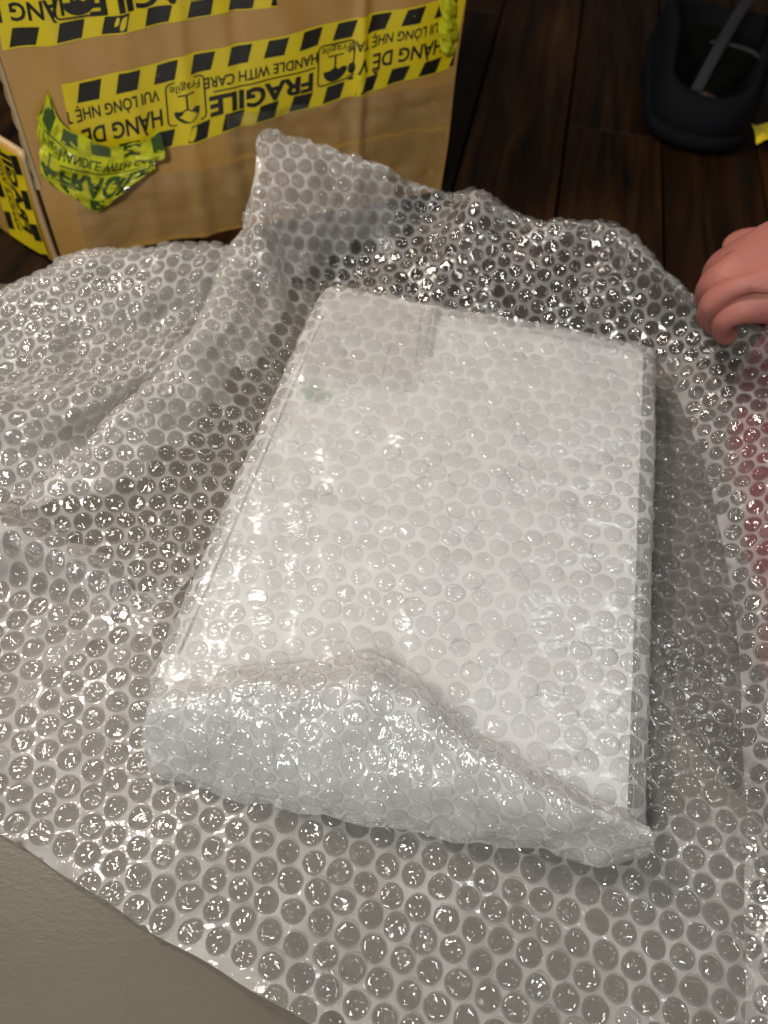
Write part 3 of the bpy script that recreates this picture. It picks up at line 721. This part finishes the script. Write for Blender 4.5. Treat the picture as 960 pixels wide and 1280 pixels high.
# clear tape over the lower part of the front panel
M_CLEAR = film_mat('clear_tape', 0.05, tint=(.85, .80, .70), bump=0.6, scale=.30, rough=0.16, spec=1.8, stretch=(1, 1, .6), cap=.35)
for (za, zb, ua, ub) in ((.006, .058, .02, BWID - .004), (.062, .094, .14, BWID - .002)):
    cu_, cz_ = np.meshgrid(np.linspace(ua, ub, 90), np.linspace(za, zb, 18))
    Pc_ = face(cu_, cz_, .0010); Pc_ = Pc_ + bn * (.0006 + .0007 * noise3(Pc_, .018) + .0010 * np.maximum(noise3(Pc_ * np.array([1, 1, .5]), .030), 0) ** 2)[..., None]
    mesh_obj('clear_tape', Pc_.reshape(-1, 3), grid_faces(*cu_.shape), M_CLEAR, box)
# crumpled loose ends
def face_pt(px, py, off):
    u, z = face_px(px, py, off); return BL0 + u * bu + z * bz + off * bn
def crumpled_end(rows, length, blocks, mirror=True, amp=.0016, wl=.02, k=(5, 4), label=None):
    A = np.array([[face_pt(*p) for p in r] for r in rows]); A = crom(A, k[0]); A = np.swapaxes(crom(np.swapaxes(A, 0, 1), k[1]), 0, 1)
    n = grid_normals(A); A = A + n * (amp * .7 * noise3(A, wl) + amp * 1.1 * np.abs(noise3(A, wl * .6)))[..., None]; n = grid_normals(A)
    if (n @ bn).mean() < 0: n = -n
    nv, nu = A.shape[:2]
    def fn(X, Y, off):
        X, Y = np.broadcast_arrays(np.asarray(X, float), np.asarray(Y, float))
        fx = np.clip(X / length, 0, 1) * (nu - 1.001); fy = np.clip(Y / TW, 0, 1) * (nv - 1.001); i = fx.astype(int); j = fy.astype(int); a = (fx - i)[..., None]; b = (fy - j)[..., None]
        g = lambda G: (1 - b) * ((1 - a) * G[j, i] + a * G[j, i + 1]) + b * ((1 - a) * G[j + 1, i] + a * G[j + 1, i + 1])
        return g(A) + g(n) * off
    pts = tape_print(length) if blocks else []
    for kd, xx in blocks: pts += block(kd, xx)
    return build_tape('loose_tape_end', fn, length, pts, (M_LIME, M_GREENINK), nu, nv, box, label, smooth=False)
crumpled_end([
 [(62, 112, .002), (74, 150, .004), (100, 170, .008), (140, 185, .008), (178, 178, .006), (200, 162, .004)],
 [(50, 140, .006), (62, 172, .007), (96, 190, .008), (135, 200, .007), (172, 198, .006), (206, 190, .007)],
 [(46, 165, .007), (58, 200, .010), (92, 212, .010), (130, 222, .009), (168, 215, .007), (204, 200, .008)],
 [(48, 195, .007), (56, 220, .008), (90, 234, .009), (126, 250, .009), (158, 232, .007), (198, 206, .006)],
 [(52, 222, .006), (70, 236, .008), (96, 250, .010), (122, 267, .008), (150, 246, .006), (190, 212, .004)]],
 .125, [('F', .078), ('I', .028)], label='crumpled lime yellow tape end hanging loose, its black print showing green')
crumpled_end([
 [(545, -25, .002), (556, -25, .006), (568, -25, .004)],
 [(547, 10, .003), (558, 12, .010), (570, 12, .006)],
 [(549, 40, .003), (560, 42, .010), (572, 38, .004)],
 [(553, 66, .002), (562, 70, .006), (572, 60, .002)]], .05, [], label='twisted lime tape end at the right corner of the box')

# ------------------------------------------------------------------ person: hand, red sleeve, red trouser leg
per = empty('person', tuple(at(1010, 480, 0)), 'person in red clothing whose hand reaches in beside the bubble wrap', 'person')
def skin_mesh(name, verts, edges, radii, mat, parent, sub=2):
    me = bpy.data.meshes.new(name); org = np.array(parent_origin(parent))
    me.from_pydata([tuple(np.asarray(v) - org) for v in verts], edges, []); me.materials.append(mat)
    o = bpy.data.objects.new(name, me); COL.objects.link(o); o.parent = parent
    m = o.modifiers.new('skin', 'SKIN'); m.use_smooth_shade = True
    for i, r in enumerate(radii):
        me.skin_vertices[0].data[i].radius = (r, r) if np.isscalar(r) else r
    me.skin_vertices[0].data[0].use_root = True
    s_ = o.modifiers.new('sub', 'SUBSURF'); s_.levels = sub; s_.render_levels = sub
    return o
hz = .085
HX, HY = 18, 14
_at = at
at = lambda x, y, z: _at(x + HX, y + HY, z)
wr = at(1010, 300, .105); k_idx = at(905, 305, .098); k_mid = at(898, 325, .100); k_rng = at(897, 348, .095); k_lit = at(905, 370, .088)
palm = at(955, 325, .100)
hv = [palm, wr, at(1120, 285, .12), at(962, 368, .088)]; he = [(0, 1), (1, 2), (0, 3)]; hr = [.024, .026, .030, .021]
fing = [(k_idx, [(-24, 10, -.010), (-33, 30, -.030), (-20, 44, -.040)], .0088), (k_mid, [(-26, 12, -.010), (-34, 34, -.034), (-18, 48, -.044)], .0090),
        (k_rng, [(-24, 14, -.010), (-30, 34, -.032), (-14, 46, -.042)], .0086), (k_lit, [(-18, 14, -.010), (-22, 30, -.028), (-8, 40, -.036)], .0078)]
pxs = [(905, 305, .098), (898, 325, .100), (897, 348, .095), (905, 370, .088)]
for (b0, offs, r), p0_ in zip(fing, pxs):
    i0 = len(hv); hv.append(b0); he.append((3 if p0_[1] > 360 else 0, i0)); hr.append(r * 1.3)
    for (dx, dy, dz) in offs:
        hv.append(at(p0_[0] + dx, p0_[1] + dy, p0_[2] + dz)); he.append((len(hv) - 2, len(hv) - 1)); hr.append(r)
i0 = len(hv); hv.append(at(945, 292, .104)); he.append((0, i0)); hr.append(.012)
hv.append(at(912, 284, .098)); he.append((i0, i0 + 1)); hr.append(.0095); hv.append(at(885, 302, .085)); he.append((i0 + 1, i0 + 2)); hr.append(.0085)
at = _at
skin_mesh('hand', hv, he, hr, M_SKIN, per)
def tube(name, pts, radii, mat, parent, n=28, flat=1.0, wob=.06, seed=0):
    pts = np.array(pts); pts = crom(pts, 8); rad_ = crom(np.array(radii)[:, None], 8)[:, 0]; tg_ = np.gradient(pts, axis=0); tg_ /= np.linalg.norm(tg_, axis=1, keepdims=True)
    side_ = np.cross(tg_, bz); side_ /= np.linalg.norm(side_, axis=1, keepdims=True); up_ = np.cross(side_, tg_)
    th = np.linspace(0, 2 * math.pi, n, endpoint=False); V = []
    for i in range(len(pts)):
        w = 1 + wob * np.sin(3 * th + i * .5 + seed) * np.sin(i * .8 + th) + wob * .5 * np.sin(7 * th + i)
        V.append(pts[i] + (np.cos(th) * rad_[i] * w)[:, None] * side_[i] + (np.sin(th) * rad_[i] * flat * w)[:, None] * up_[i])
    V = np.concatenate(V); m = len(pts); Fs = [(i * n + k, i * n + (k + 1) % n, (i + 1) * n + (k + 1) % n, (i + 1) * n + k) for i in range(m - 1) for k in range(n)]
    Fs += [tuple(range(n))[::-1], tuple((m - 1) * n + k for k in range(n))]
    return mesh_obj(name, V, Fs, mat, parent)
tube('sleeve', [at(1000, 300, .105), at(1040, 295, .108), at(1120, 285, .12), at(1260, 260, .13)], [.033, .036, .04, .045], M_REDCLOTH, per, flat=.85)
tube('trouser_leg', [(.53, .74, .012), (.47, .60, .010), (.405, .48, .004), (.362, .36, .001), (.345, .26, .0), (.335, .17, -.001), (.33, .11, -.002)], [.07, .09, .115, .130, .125, .10, .05], M_REDCLOTH, per, flat=.19, wob=.04)

hl = crom(np.array([at(*p) for p in [(915, 500, .001), (925, 580, .001), (938, 660, .001), (948, 740, .001), (952, 820, .001), (965, 900, .001)]]), 6)
hr_ = crom(np.array([at(*p) for p in [(1080, 480, .001), (1080, 560, .001), (1080, 650, .001), (1080, 740, .001), (1080, 820, .001), (1080, 900, .001)]]), 6)
tt = np.linspace(0, 1, 24)[None, :, None]; HM = hl[:, None] * (1 - tt) + hr_[:, None] * tt
HM[..., 2] = .0012 + .0006 * noise3(HM, .02); HM[:, 0, :2] += .004 * noise3(HM[:, 0], .03)[:, None]
mesh_obj('trouser_hem', HM.reshape(-1, 3), grid_faces(*HM.shape[:2]), M_REDCLOTH, per)

# ------------------------------------------------------------------ black shoe
sh0 = at(862, 190, 0.0); sdirn = np.array([.23, .97, 0]); sdirn /= np.linalg.norm(sdirn); sx = np.array([sdirn[1], -sdirn[0], 0])
shoe = empty('shoe', tuple(sh0 + sdirn * .13), 'black shoe lying on the dark wood floor, heel end rounded, strap across its opening', 'shoe')
def shoe_pt(a, l, z): return sh0 + sdirn * l + sx * a + bz * z
def half_w(l):   # outline of the sole, heel at 0, toe at .28
    l = np.clip(l / .28, 0, 1)
    base = .043 + .010 * np.sin((l - .25) * 3.0); cap = np.sqrt(np.clip(1 - ((.13 - np.minimum(l, .13)) / .13) ** 2, 0, 1)); toe = np.sqrt(np.clip(1 - ((np.maximum(l, .80) - .80) / .20) ** 2, 0, 1))
    return base * 1.25 * cap * toe
n = 44; lo_ = (1 - np.cos(np.linspace(0, math.pi, n // 2))) / 2 * .28
outl = [(half_w(l), l) for l in lo_] + [(-half_w(l), l) for l in lo_[::-1][1:-1]]
outl = np.array([(float(a), float(l)) for a, l in outl]); m = len(outl); cen_l = np.array([0, .13])
def ring_at(scale, inset, zf):
    d = outl - cen_l; ln = np.linalg.norm(d, axis=1, keepdims=True); q = cen_l + d * scale * (1 - inset / ln); return np.array([shoe_pt(a, l, zf(l) if callable(zf) else zf) for a, l in q])
def loft(name, rings, mat, parent, cap0=False, cap1=False):
    V = np.concatenate(rings); Fs = [(r * m + k, r * m + (k + 1) % m, (r + 1) * m + (k + 1) % m, (r + 1) * m + k) for r in range(len(rings) - 1) for k in range(m)]
    if cap0: Fs.append(tuple(range(m))[::-1])
    if cap1: Fs.append(tuple((len(rings) - 1) * m + k for k in range(m)))
    return mesh_obj(name, V, Fs, mat, parent)
loft('sole', [ring_at(1.0, .003, 0), ring_at(1.02, 0, .003), ring_at(1.02, 0, .012), ring_at(1.0, .003, .015)], M_SHOE, shoe, True, True)
rim = lambda l: .034 + .030 * math.sin(min(max(l, 0), .28) / .28 * math.pi)
loft('upper', [ring_at(1.0, .004, .014), ring_at(1.0, .003, .022), ring_at(.97, .006, lambda l: rim(l) - .006), ring_at(.93, .010, rim), ring_at(.88, .013, lambda l: rim(l) - .002), ring_at(.86, .015, .024), ring_at(.84, .016, .018)], M_SHOE, shoe)
loft('lining', [ring_at(.855, .0152, .025), ring_at(.83, .018, .0182)], M_SHOEIN, shoe, False, True)
t = np.linspace(0, 6.283, 19)[:-1]
mesh_obj('insole', np.array([shoe_pt(.020 * math.cos(a), .062 + .028 * math.sin(a), .0195) for a in t]), [tuple(range(18))], M_INSOLE, shoe)
tube('strap', [shoe_pt(-.010, .06, .030), shoe_pt(.000, .10, .060), shoe_pt(.014, .16, .078), shoe_pt(.03, .21, .080), shoe_pt(.045, .28, .06)], [.006] * 5, M_STRAP, shoe, n=12, flat=.35, wob=.02)
tube('strap', [shoe_pt(.050, .10, .052), shoe_pt(.030, .105, .058), shoe_pt(.010, .110, .058), shoe_pt(-.008, .12, .054)], [.004] * 4, M_STRAP, shoe, n=12, flat=.4, wob=.02)

# ------------------------------------------------------------------ yellow tape scrap on the floor
sp = at(952, 178, .002)
V = []; g = 9
for j in range(5):
    for i in range(g):
        a = i / (g - 1); b = j / 4
        V.append(sp + np.array([-.010 + .055 * a, -.014 + .034 * b + .018 * a, .004 + .006 * abs(math.sin(a * 7 + b * 2)) * (1 - .3 * b)]))
scrap = mesh_obj('tape_scrap', V, grid_faces(5, g), M_YEL)
tag(scrap, 'small crinkled yellow scrap of tape on the wood floor near the shoe', 'tape scrap')
